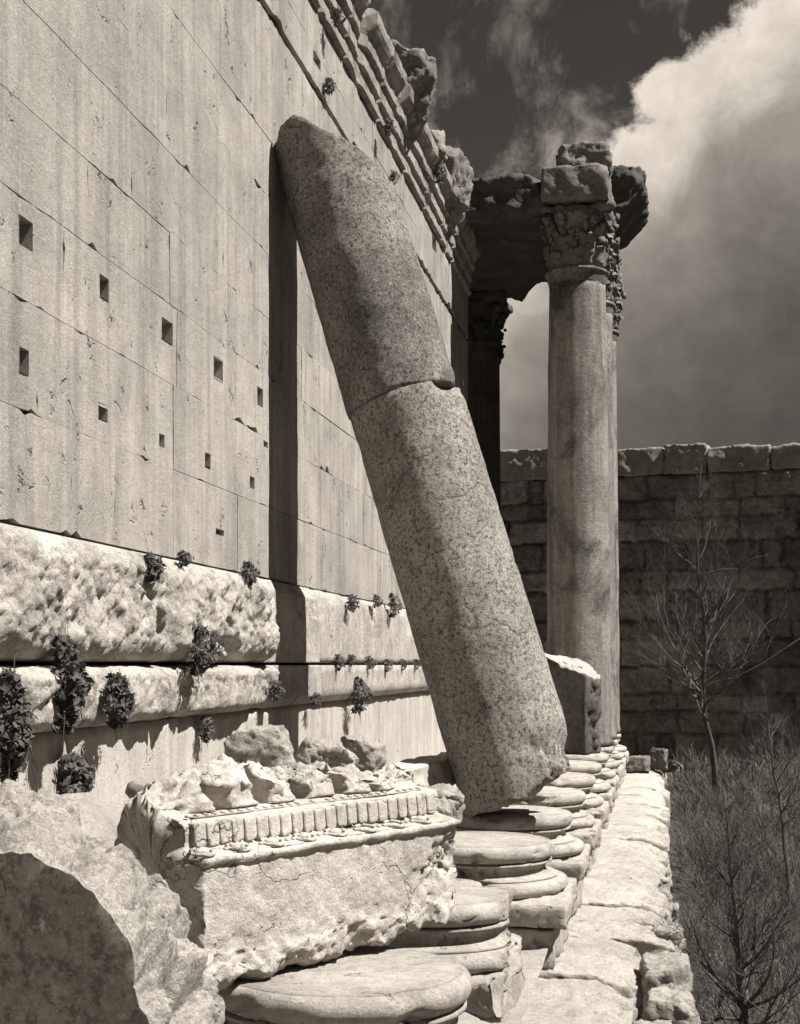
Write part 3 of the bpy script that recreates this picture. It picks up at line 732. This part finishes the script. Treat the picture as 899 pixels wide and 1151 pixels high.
# ------------------------------------------------------------------ far enclosure wall
def build_far_wall():
    P = Vector((-7.2, 63.9, 0)); Q = Vector((5.64, 62.15, 0)); u = (Q-P).normalized(); nrm = Vector((u.y, -u.x, 0))    # nrm towards the camera
    t = empty('enclosure_wall', (P.x, P.y, -4.7), 'dark shaded stone enclosure wall with pale coping at the far side', 'wall'); loc = Vector(t.location)
    r = random.Random(21)
    def block(mb, a, b, z0, z1, d0, d1, jit=0):
        def w(s, z, d): return P + u*s + nrm*d + Vector((0, 0, z)) - loc
        e = .018
        v = [w(a, z0, d0), w(b, z0, d0), w(b, z1, d0), w(a, z1, d0)]
        v2 = [w(a+e, z0+e, d1), w(b-e, z0+e, d1), w(b-e, z1-e, d1), w(a+e, z1-e, d1)]
        v1 = [w(a, z0, d1-.03), w(b, z0, d1-.03), w(b, z1, d1-.03), w(a, z1, d1-.03)]
        V = v+v1+v2
        F_ = [(3, 2, 1, 0)]
        for o in (0, 4):
            for k in range(4): F_.append((o+k, o+(k+1) % 4, o+4+(k+1) % 4, o+4+k))
        F_.append((8, 9, 10, 11)); mb.add(V, F_)
    core = MB(); block(core, -40, 45, -9, 8.2, -2.2, -.6); core.build('core', M['mortar'], t, False)
    hs = [1.1, 1.3, 1.0, .75, 1.15, 1.2, .8, 1.3, .9, 1.25, 1.0, .8, 1.1]; top = 8.3; sc_ = (top+5.4)/sum(hs); zl = [-5.4]
    for h in hs: zl.append(zl[-1]+h*sc_)
    rows = []
    for h in hs:
        c = [-42.]
        while c[-1] < 47: c.append(c[-1] + (r.uniform(1.3, 3.2) if r.random() < .75 else r.uniform(.6, 1.1)))
        rows.append((c, [r.uniform(-.10, .08) if r.random() > .06 else -.32 for _ in c]))
    V = []; Fc = []; tones = []; step = .08; ns = int(85/step); nz_ = int((top+5.4)/step)
    import bisect
    for j in range(nz_+1):
        for i in range(ns+1):
            q = -40+85*i/ns; z = -5.4+(top+5.4)*j/nz_
            if q < -9 or q > 17: tones.append(.9); V.append(P+u*q+nrm*0+Vector((0, 0, z))-loc); continue
            qs = q+fr((q, z, 2), .9, 4, .7)*.12; zz = z+fr((q, z, 7), .8, 4, .7)*.10
            k = max(0, min(len(hs)-1, bisect.bisect(zl, zz)-1)); c, o_ = rows[k]; m_ = bisect.bisect(c, qs)-1
            tones.append(.62+.75*((math.sin(k*12.9+m_*78.2)*43758.5) % 1.0))
            e = min(zz-zl[k], zl[k+1]-zz, qs-c[m_], c[m_+1]-qs)
            dpt = o_[m_] - .20*(1-min(1, max(0, e-.02)/.085))**1.3 + fr((q, z, 11), 1.6, 6, .6)*.10
            V.append(P+u*q+nrm*dpt+Vector((0, 0, z))-loc)
    n = ns+1
    for j in range(nz_):
        for i in range(ns): Fc.append((j*n+i, j*n+i+1, (j+1)*n+i+1, (j+1)*n+i))
    mb = MB(); mb.add(V, Fc); set_tone(mb.build('masonry', M['far'], t), tones)
    s = -40.
    cx = [(-40, -2)]
    while s < 45:
        w = r.uniform(1.5, 2.9); h = r.uniform(1.0, 1.38)
        m = rock_mb((w-.04, 1.9, h), .10, .03, .08, 1.9, s*.3+50, None, 3, (.9, 1.0))
        rot = math.atan2(u.y, u.x)
        m.xf(Matrix.Translation(P + u*(s+w/2) + nrm*(-.9) + Vector((0, 0, 8.27+h/2)) - loc) @ Matrix.Rotation(rot, 4, 'Z'))
        m.build('coping_block', M['coping'], t); s += w
build_far_wall()

# ------------------------------------------------------------------ fallen carved block
def build_carved():
    A = Vector((-3.16, 9.55, -2.34)); B = Vector((-1.70, 12.0, -2.30))
    ln = (B-A).length; ex = (B-A).normalized(); bk = Vector((-ex.y, ex.x, 0)); up = ex.cross(bk).normalized()
    t = empty('carved_block', tuple((A+B)/2), 'large fallen cornice block with carved egg and dart bands lying on the column bases', 'carved stone'); loc = Vector(t.location)
    def W(l, b, z): return A + ex*l + bk*b + up*z - loc
    prof = [(.90, .08), (.45, .02), (.06, .0), (.0, .06)]
    def seg(p, q, n): return [(p[0]+(q[0]-p[0])*k/n, p[1]+(q[1]-p[1])*k/n) for k in range(1, n+1)]
    key = [(0, .06), (0, .92), (-.03, .94), (-.03, .975), (.20, 1.02), (.22, 1.035), (.24, 1.19), (.30, 1.22), (.46, 1.25), (.50, 1.28), (.52, 1.42), (.60, 1.50), (.76, 1.54), (.90, 1.42), (.94, .9), (1.0, .1)]
    for p, q in zip(key, key[1:]): prof += seg(p, q, max(1, int(math.hypot(q[0]-p[0], q[1]-p[1])/.022)))
    nl = 130; V = []; Fc = []; n = len(prof)
    for i in range(nl+1):
        l = ln*i/nl
        for k, (b, z) in enumerate(prof):
            low = max(0, 1-z/.45); endr = max(0, 1-(ln-l)/.8)*max(0, min(1, (1.0-z)/.3)); crest = max(0, min(1, (z-1.28)/.2))
            a = .016 + .075*low + .12*endr + .09*crest
            q = Vector((l, b, z)); nn = fr(q+Vector((2, 4, 1)), 2.2, 6, .65) + .45*fr(q+Vector((1, 7, 1)), 7.0, 4, .6)
            db = -nn*a if b < .5 else nn*a
            dz = fr(q+Vector((8, 1, 3)), 2.0, 5, .65)*a*.9
            if crest: dz -= abs(fr(q+Vector((6, 2, 8)), 3.6, 5, .6))*.10*crest; dz += .05*math.sin(l*2.1+.4)*crest - crest*.10*max(0, (l-1.9)/1.1) - crest*.18*max(0, (.6-l)/.6)
            if k < 3 or low > .4: dz += max(0, l-1.9)*.10*low + .05*low
            if endr > 0: db += endr*.14*max(0, nn+.3)
            if .45 < b < .9 and z > 1.2:     # brackets with deep hollows between them
                ph = (l-.30)/.43 + fr(q+Vector((3, 3, 3)), 2.3, 4, .6)*.14; fp = ph-math.floor(ph); hol = max(0, 1-abs(fp-.5+.5*(z-1.38))/.19)*(.75+.5*fr((math.floor(ph)*3.3, 1, 2), 1, 2))
                fade = max(0, min(1, (l-.15)/.2))*max(0, min(1, (ln-.25-l)/.2))
                hol = max(0, min(1.1, hol*2.2))*fade; kk = max(0, min(1, (z-1.22)/.05))*max(0, min(1, (1.47-z)/.05))
                db += hol*kk*.36; dz -= hol*kk*.03
                db -= (1-hol)*kk*.10*fade
            ll = l
            if i in (0, nl): ll += fr(q*1.0, 2.4, 5, .65)*.07*(1 if i else 1)
            V.append(W(ll, b+db, z+dz))
    for i in range(nl):
        for k in range(n): Fc.append((i*n+k, i*n+(k+1) % n, (i+1)*n+(k+1) % n, (i+1)*n+k))
    # end faces as shrinking rings
    for i0, rev in ((0, True), (nl, False)):
        prev = [i0*n+k for k in range(n)]; cen = sum((V[j] for j in prev), Vector())/n
        for q in (.8, .6, .4, .2):
            cur = []
            for k in range(n):
                cl = W(ln*(1 if i0 else 0), prof[k][0], prof[k][1]); p = cen + (cl-cen)*q; cur.append(len(V)); V.append(p + ex*(fr(p+Vector((5, 0, 0)), 1.9, 5, .65)*.07+fr(p, 6, 4, .6)*.03))
            for k in range(n):
                f = (prev[k], cur[k], cur[(k+1) % n], prev[(k+1) % n]); Fc.append(f[::-1] if rev is False else f)
            prev = cur
        c = len(V); V.append(cen)
        for k in range(n):
            f = (prev[k], c, prev[(k+1) % n]); Fc.append(f[::-1] if rev is False else f)
    m = MB(); m.add(V, Fc); m.build('body', M['carve'], t)
    # fluted riser
    m = MB(); k = 0; r = random.Random(5); l = .08
    while l < ln-.1:
        w = .110*r.uniform(.96, 1.03); Vb, Fb, Db = gridbox((w, .07, .175), .02, .008)
        if r.random() > .06: m.add([W(l+w/2+p.x*(1-.15*(p.z < -.05)), .215+p.y+(p.z*.1), 1.118+p.z+fr((l, p.x*4, 1), 2, 3)*.02) for p in Vb], Fb)
        l += .122
    m.build('dentil_band', M['carve'], t)
    m = MB(); l = .06; k = 0
    while l < ln-.08:
        rr = .046 if k % 3 == 0 else .022
        if r.random() > .08:
            prof_s = [(rr*math.sin(a), -rr*math.cos(a)) for a in [math.pi*j/6 for j in range(7)]]
            s = lathe_mb([(max(1e-4, a), b) for a, b in prof_s], 10, 0, 1, (0, 0, 0), False)
            m.add([W(l+p.x*(1.25 if k % 3 == 0 else .8), .085+p.y*1.1, 1.012+p.z*.75) for p in s.v], s.f)
        if k % 3 == 0:   # the shell round each egg
            ring = []
            for j in range(13): a = math.pi*2*j/12; ring.append(W(l+.088*math.cos(a), .08+.075*math.sin(a), .015+1.0+.014*math.sin(a)))
            tube(m, ring, [.016]*13, 5)
        l += .155 if k % 3 == 0 else (.07 if k % 3 == 1 else .115); k += 1
    Vb, Fb, Db = gridbox((ln-.2, .13, .02), .04, .004); m.add([W(ln/2+p.x, .085+p.y, .998+p.z+p.y*.2) for p in Vb], Fb)
    m.build('egg_band', M['carve'], t)
    m = MB(); l = .12
    while l < ln-.15:
        w = .024; Vb, Fb, Db = gridbox((.035, .035, .022), .02, .008)
        if r.random() > .1: m.add([W(l+p.x, .31+p.y, 1.245+p.z) for p in Vb], Fb)
        l += .085
    Vb, Fb, Db = gridbox((ln-.3, .03, .02), .05, .004); m.add([W(ln/2+p.x, .31+p.y, 1.232+p.z) for p in Vb], Fb)
    m.build('bead_band', M['carve'], t)
build_carved()

# ------------------------------------------------------------------ boulders and loose stones
def front_rock():
    # outline of the split front face and of the wider mass behind it, in metres (sideways, up) as seen from the eye
    d0, d1 = 7.0, 8.35
    f0 = [(-330, 1000), (-200, 962), (-90, 953), (0, 956), (45, 953), (75, 962), (105, 985), (135, 1016), (158, 1050), (164, 1100), (176, 1160), (188, 1260), (190, 1580)]
    f1 = [(-320, 905), (-200, 885), (-90, 880), (0, 886), (45, 897), (85, 908), (120, 925), (152, 955), (182, 995), (208, 1045), (224, 1100), (240, 1170), (250, 1500)]
    def dense(P):
        o = []
        for (x0, y0), (x1, y1) in zip(P, P[1:]):
            for k in range(14): o.append((x0+(x1-x0)*k/14, y0+(y1-y0)*k/14))
        return o+[P[-1]]
    A = [((x-CX)*d0/F, (HY-y)*d0/F) for x, y in dense(f0)]; B = [((x-CX)*d1/F, (HY-y)*d1/F) for x, y in dense(f1)]
    cy, sy = math.cos(YAW), math.sin(YAW)
    def W(xc, d, z): return Vector((xc*cy-d*sy, xc*sy+d*cy, z))
    loc = W(-2.3, 7.8, -3.7); V = []; Fc = []; mi = []; n = len(A); nt = 44
    for j in range(nt+1):
        t = j/nt
        for i in range(n):
            xc = A[i][0]+(B[i][0]-A[i][0])*t; z = A[i][1]+(B[i][1]-A[i][1])*t; d = d0+(d1-d0)*t - .30*(A[i][0]+2.3)*(1-t)
            p = W(xc, d, z); r_ = .30+.70*min(1, t/.10)
            f1 = mn.voronoi(p*2.3+Vector((fr(p, 2, 3), fr(p, 2.3, 3), 0))*.35)[0]; f2 = mn.voronoi(p*6.0)[0]
            k = .12 + fr(p, 1.2, 5, .7)*.12 - f1[0]*.20 + min(.10, f1[1]-f1[0])*.35 - f2[0]*.055 + fr(p, 7, 5, .6)*.025 - max(0, fr(p+Vector((9, 2, 1)), 2.2, 4, .7)-.2)*.30
            k += math.sin(t*math.pi)*.05
            c0 = W(-2.0, d, -2.4); dr = (p-c0); dr.normalize(); V.append(p + dr*k*r_ + Vector((0, 0, 0)))
    for j in range(nt):
        for i in range(n-1): Fc.append((j*n+i, j*n+i+1, (j+1)*n+i+1, (j+1)*n+i)); mi.append(0)
    # split face: rings shrinking to a point low down inside the outline
    for base_, mat_i, sgn in ((0, 1, 1), (nt*n, 0, -1)):
        cen = W(-2.3, d0 if sgn == 1 else d1+.3, -2.6); prev = [len(V)+i for i in range(n)]; V += [V[base_+i].copy() for i in range(n)]
        for q in range(1, 26):
            cur = []
            for i in range(n):
                p0 = V[base_+i]; p = p0.lerp(cen, q/26.0); cur.append(len(V))
                V.append(p + W(0, fr(p, 1.3, 5, .6)*.02 + fr(p, 6, 4, .6)*.012, 0))
            for i in range(n-1): Fc.append((prev[i], cur[i], cur[i+1], prev[i+1]) if sgn == 1 else (prev[i], prev[i+1], cur[i+1], cur[i])); mi.append(mat_i)
            prev = cur
        c = len(V); V.append(cen)
        for i in range(n-1): Fc.append((prev[i], c, prev[i+1]) if sgn == 1 else (prev[i], prev[i+1], c)); mi.append(mat_i)
    o = mesh_obj('boulder', [p-loc for p in V], Fc, [M['rock'], M['rockface']], None, True, mi); o.location = loc
    tag(o, 'big rough boulder with flat shaded face at the lower left corner', 'boulder')
front_rock()
def stones():
    L = [((292, 858, 17.2), (.78, .6, .85), (0, R(-8), R(20)), 'squared stone with rough dark face just behind the carved block', M['rock'], .06),
         ((405, 852, 20.5), (.55, .5, .6), (0, R(10), R(-10)), 'rounded pitted stone behind the carved block, near the lean column', M['rock'], .10),
         ((367, 858, 19.5), (.75, .5, .5), (0, R(18), R(10)), 'curved stone fragment with dark hollow behind the carved block', M['rock'], .10),
         ((470, 873, 21.5), (.5, 2.6, .45), (R(3), 0, R(-14)), 'long thin slab on the rubble left of the leaning column foot', M['dado'], .05),
         ((492, 905, 17.5), (.5, .6, .4), (R(6), R(8), R(30)), 'jagged stone between carved block and leaning column foot', M['rock'], .12),
         ((715, 858, 50.0), (.9, 1.1, .5), (0, 0, R(10)), 'flat grey stone lying at the far end of the ledge', M['cap'], .06),
         ((740, 853, 51.0), (.62, .6, .75), (0, R(4), R(-8)), 'small upright stone standing at the far end of the ledge', M['cap'], .05),
         ((752, 862, 52.0), (.9, .8, .3), (0, 0, R(-20)), 'low flat stone at the outer corner of the far ledge', M['cap'], .05)]
    for i, (q, s, ro, lab, mt, am) in enumerate(L):
        rock('loose_stone', at(*q), s, ro, lab, 'stone', mt, i+40, am*.8, .045, .02, 3.2, None, 'loose stones', 12)
    # small rubble on the floor behind the carved block
    r = random.Random(77)
    for k in range(26):
        y = r.uniform(11, 34); x = r.uniform(-5.6, -4.3); s = r.uniform(.12, .38)
        zz = [-1.3, -1.65, -2.05, -2.35, -2.45][min(4, int((y-10)/4.5))]
        rock('rubble_stone', (x, y, zz - .05), (s, s*r.uniform(.8, 1.4), s*.8), (r.random(), r.random(), r.random()*6), 'small pale rubble stone on the terrace floor along the temple wall', 'stone', M['rubble'], k+90, s*.3, s/4, s*.2, 3.0, None, 'rubble stones along the wall foot')
stones()

# ------------------------------------------------------------------ plants in the wall joints
def plant(p, w, h, n, label, droop=.5, seed=0, ls=.07):
    r = random.Random(seed); m = MB()
    root = empty('wall_plant', tuple(p), label, 'plant', 'plants growing from the wall joints')
    st = MB()
    for k in range(6):
        e = Vector((r.uniform(.1, .8)*w*.5, r.uniform(-.5, .5)*w, r.uniform(-droop, 1-droop)*h))
        tube(st, [Vector((-.06, 0, 0)), e*.5+Vector((.04, 0, .03)), e], [.012, .009, .005], 4)
    for k in range(int(6+w*20)):             # dry trailing shoots
        e = Vector((r.uniform(.05, .3)*w, r.uniform(-.6, .6)*w, r.uniform(-.2-droop, 1.15-droop)*h*1.15))
        tube(st, [Vector((0, r.uniform(-.2, .2)*w, (.5-droop)*h)), e*.6+Vector((.03, r.uniform(-.1, .1)*w, .02)), e], [.005, .004, .002], 3)
    st.build('stems', M['barkpale'], root)
    for k in range(n):
        a = r.uniform(0, 2*math.pi); b = r.random()**.5; zc = r.uniform(-1, 1)
        lump = .75+.35*math.sin(zc*5+seed)+.2*math.sin(a*3+zc*7)
        q = Vector((abs(math.cos(a))*b*w*.45*(1-zc*zc*.7), math.sin(a)*b*w*.5*(1-zc*zc*.6)*lump, (zc*.5+.5-droop)*h))
        s = ls*r.choice((.5, .7, 1, 1.3, 1.8)); u = Vector((r.uniform(-1, 1), r.uniform(-1, 1), r.uniform(-1, 1))).normalized(); v = u.orthogonal().normalized()
        m.add([q-u*s, q+v*s*.45, q+u*s, q-v*s*.45], [(0, 1, 2, 3)])
    m.build('foliage', M['leaf'], root, False)
PL = [((66, 770), -5.72, 40, 105, 700, .75, 'largest bush hanging from the wall moulding at left'),
      ((6, 815), -5.72, 40, 120, 700, .7, 'bush cut by the left edge hanging on the wall'),
      ((125, 788), -5.74, 30, 58, 380, .6, 'bushy plant on the moulding right of the largest hanging bush'),
      ((76, 876), -5.92, 36, 52, 420, .5, 'lone round plant low on the dado at left'),
      ((166, 638), -5.80, 20, 30, 170, .5, 'small tuft at the vertical joint between two rough boss stones'),
      ((203, 628), -5.78, 26, 16, 120, .5, 'dark tuft under the ashlar, second from left above the rough stones'),
      ((274, 645), -5.80, 24, 26, 160, .5, 'tuft under the ashlar just left of the column shadow'),
      ((216, 730), -5.74, 34, 55, 260, .5, 'spreading plant in the middle of the rough boss stones'),
      ((228, 820), -5.90, 14, 28, 120, .5, 'small plant on the dado joint above the fallen carved block'),
      ((306, 776), -5.78, 12, 22, 120, .5, 'small dark tuft at the edge of the column shadow'),
      ((392, 678), -5.84, 9, 18, 90, .5, 'upper row tuft right of the column shadow, leftmost of three'),
      ((420, 676), -5.84, 14, 14, 90, .5, 'upper row tuft right of the column shadow, middle of three'),
      ((438, 680), -5.84, 9, 26, 90, .5, 'tallest upper row tuft right of the column shadow, nearest the leaning column'),
      ((377, 745), -5.84, 8, 18, 80, .5, 'narrow tuft on the lower ledge, leftmost of the ledge row'),
      ((392, 742), -5.84, 7, 12, 60, .5, 'tiny tuft on the lower ledge, second from left of the ledge row'),
      ((412, 745), -5.84, 14, 14, 90, .5, 'wide tuft in the middle of the ledge row'),
      ((432, 748), -5.84, 9, 14, 80, .5, 'hanging tuft on the ledge row, third from the leaning column'),
      ((450, 747), -5.84, 7, 12, 70, .5, 'little tuft on the ledge row, second from the leaning column'),
      ((465, 747), -5.84, 14, 12, 90, .5, 'flat tuft on the ledge row, beside the leaning column'),
      ((397, 782), -5.84, 14, 40, 200, .5, 'tall plant below the ledge row, across the shadowed moulding'),
      ((352, 786), -5.84, 18, 14, 100, .5, 'low plant under the moulding beside the column shadow'),
      ((366, 97), -5.96, 15, 17, 130, .5, 'tuft in the deep open joint above the leaning column'),
      ((440, 200), -5.96, 7, 14, 80, .5, 'tuft on the upper wall right of the leaning column top'),
      ((433, 143), -5.78, 10, 18, 90, .5, 'dark tuft in the cornice, halfway along'),
      ((490, 195), -5.70, 12, 22, 110, .5, 'dark tuft in the cornice near the upright eroded block'),
      ((375, 20), -5.8, 12, 20, 90, .5, 'dark tuft in the cornice at the top edge of the picture')]
for i, ((x, y), X, w, h, n, dr, lab) in enumerate(PL):
    p = on_wall(x, y - h*(dr-.5), X); d = p.y*math.cos(YAW) - p.x*math.sin(YAW)
    hm = h*d/F; a = on_wall(x-w/2, y, X); b = on_wall(x+w/2, y, X)
    wm = min(abs(b.y-a.y), hm*1.2+.3)*.75
    plant(p, wm, hm, int(n*1.9), lab, dr, i+1, max(.022, min(.042, hm*.10)))

# ------------------------------------------------------------------ bare trees and scrub below the ledge
def branch(mb, p, d, ln, r, depth, rr, spread=.5, m=0, up=.25, kids=(2, 4)):
    n = 5; pts = [p]; q = p.copy(); dd = d.copy()
    for k in range(n):
        dd = (dd + Vector((rr.uniform(-1, 1), rr.uniform(-1, 1), rr.uniform(-.8, 1)))*.26 + Vector((0, 0, up*.15))).normalized(); q = q + dd*(ln/n); pts.append(q.copy())
    tube(mb, pts, [r*(1-.88*k/n) for k in range(n+1)], 6 if depth > 2 else 4 if depth > 0 else 3, m)
    if depth <= 0: return
    for k in range(rr.randint(*kids)):
        s = rr.uniform(.2, .95); i = min(n-1, int(s*n)); b = pts[i].lerp(pts[i+1], s*n-i)
        side = Vector((rr.uniform(-1, 1), rr.uniform(-1, 1), rr.uniform(-.2, .8))).normalized()
        branch(mb, b, (dd*(1-spread)+side*spread).normalized(), ln*rr.uniform(.5, .8), r*(1-.85*s)*rr.uniform(.6, .85), depth-1, rr, spread, m, up, kids)
def tree(p, h, r, label, seed, lean=(0, 0), depth=3, low=.25, mat='barkpale', wide=.34):
    rr = random.Random(seed); root = empty('bare_tree', tuple(p), label, 'tree', 'leafless trees below the ledge')
    pts = [Vector((0, 0, -.3))]; q = Vector((0, 0, 0)); n = 12; d = Vector((lean[0], lean[1], 1)).normalized()
    for k in range(n):
        d = (d + Vector((rr.uniform(-1, 1), rr.uniform(-1, 1), .7))*.20).normalized(); q = q + d*h/n; pts.append(q.copy())
    tr = MB(); tube(tr, pts, [r*(1.15-1.08*k/n) for k in range(n+1)], 8); tr.build('trunk', M['bark'], root)
    cr = MB(); N_ = 34
    for k in range(N_):
        s = low + (.97-low)*min(.999, rr.random()**.85); i = int(s*n); b = pts[i].lerp(pts[i+1], s*n-i); a = k*2.4+rr.uniform(-.5, .5)
        branch(cr, b, Vector((math.cos(a), math.sin(a), rr.uniform(.2, 1.6))).normalized(), h*wide*(1.15-s)*rr.uniform(.45, 1.25), r*(1.1-s)*.55, depth, rr, .5, 0, .3, (4, 6))
    cr.build('branches', M[mat], root)
p = at(806, 900, 52); p.z = ground_z(p.y); tree(p, 12.3, .11, 'slender pale bare tree in front of the far enclosure wall', 4, (0, 0), 3, .22, 'barkpale', .36)
p = at(872, 1130, 21); p.z = ground_z(p.y); tree(p, 6.6, .10, 'dark bare tree with spreading branches at the lower right corner', 9, (.0, 0), 3, .42, 'bark', .38)
p = at(890, 880, 40); p.z = ground_z(p.y); tree(p, 6.5, .07, 'thin bare tree by the right edge below the enclosure wall', 14, (0, 0), 3, .3, 'twig', .36)
def brush():
    r = random.Random(99); m = MB()
    def strip(pts, w):
        a = r.uniform(0, math.pi); u = Vector((math.cos(a), math.sin(a), r.uniform(-.3, .3)))*w; V = []
        for i, p in enumerate(pts[:-1]): f = 1-.25*i; V += [p-u*f, p+u*f]
        V.append(pts[-1]); n = len(pts)-1
        m.add(V, [(2*i, 2*i+1, 2*i+3, 2*i+2) for i in range(n-1)] + [(2*n-2, 2*n-1, 2*n)])
    for k in range(6500):
        y = 9 + 52.5*r.random()**.8; x = .5 + r.random()*max(2.6, (y*.16+1.8))
        if mn.noise(Vector((x*.6, y*.4, 2))) < -.45: continue
        z = ground_z(y); H = r.uniform(.4, 1.5)*(1+.5*mn.noise(Vector((x*.5, y*.3, 9)))); w = r.uniform(.003, .007)*(1+y*.03)
        for t in range(5):
            d = Vector((r.uniform(-1, 1), r.uniform(-1, 1), r.uniform(-.1, 1.2))).normalized(); p = Vector((x+r.uniform(-.25, .25), y+r.uniform(-.25, .25), z-.05)); pts = [p]
            for i in range(3):
                d = (d+Vector((r.uniform(-1, 1), r.uniform(-1, 1), r.uniform(-.6, .8)))*.45).normalized(); p = p+d*H/3; pts.append(p)
            strip(pts, w)
            for j in range(3):
                q = pts[r.randint(1, 2)].lerp(pts[-1], r.random()*.7); e = (d+Vector((r.uniform(-1, 1), r.uniform(-1, 1), r.uniform(-.4, .8)))).normalized()
                strip([q, q+e*H*.2, q+(e+Vector((r.uniform(-.5, .5), 0, r.uniform(-.3, .3))))*H*.36], w*.6)
    o = m.build('scrub', M['twig'], None, False); tag(o, 'dense dry twiggy scrub covering the ground below the ledge', 'scrub', kind='stuff')
brush()
G_SH = 'bare shrubs below the ledge'
for i, (px, py, d, h, lab) in enumerate([(815, 1010, 24, 2.4, 'bare shrub left of the dark spreading tree, in the middle of the scrub'), (845, 915, 40, 2.2, 'bare shrub close to the ledge edge, farther up the scrub'),
        (850, 940, 36, 3.0, 'bare shrub under the slender pale tree'), (880, 1010, 28, 2.8, 'bare shrub by the right edge above the dark spreading tree'), (825, 1100, 19, 2.2, 'lowest bare shrub, beside the rough podium side')]):
    p = at(px, py, d); p.z = ground_z(p.y); rr = random.Random(i+60); m = MB()
    for k in range(7):
        a = rr.uniform(0, 6.28); branch(m, Vector((rr.uniform(-.1, .1), rr.uniform(-.1, .1), -.1)), Vector((math.cos(a)*.5, math.sin(a)*.5, 1)).normalized(), h*.5, .022, 3, rr, .42, 0, .2, (2, 3))
    o = m.build('bare_shrub', M['twig']); o.location = p; tag(o, lab, 'shrub', G_SH)
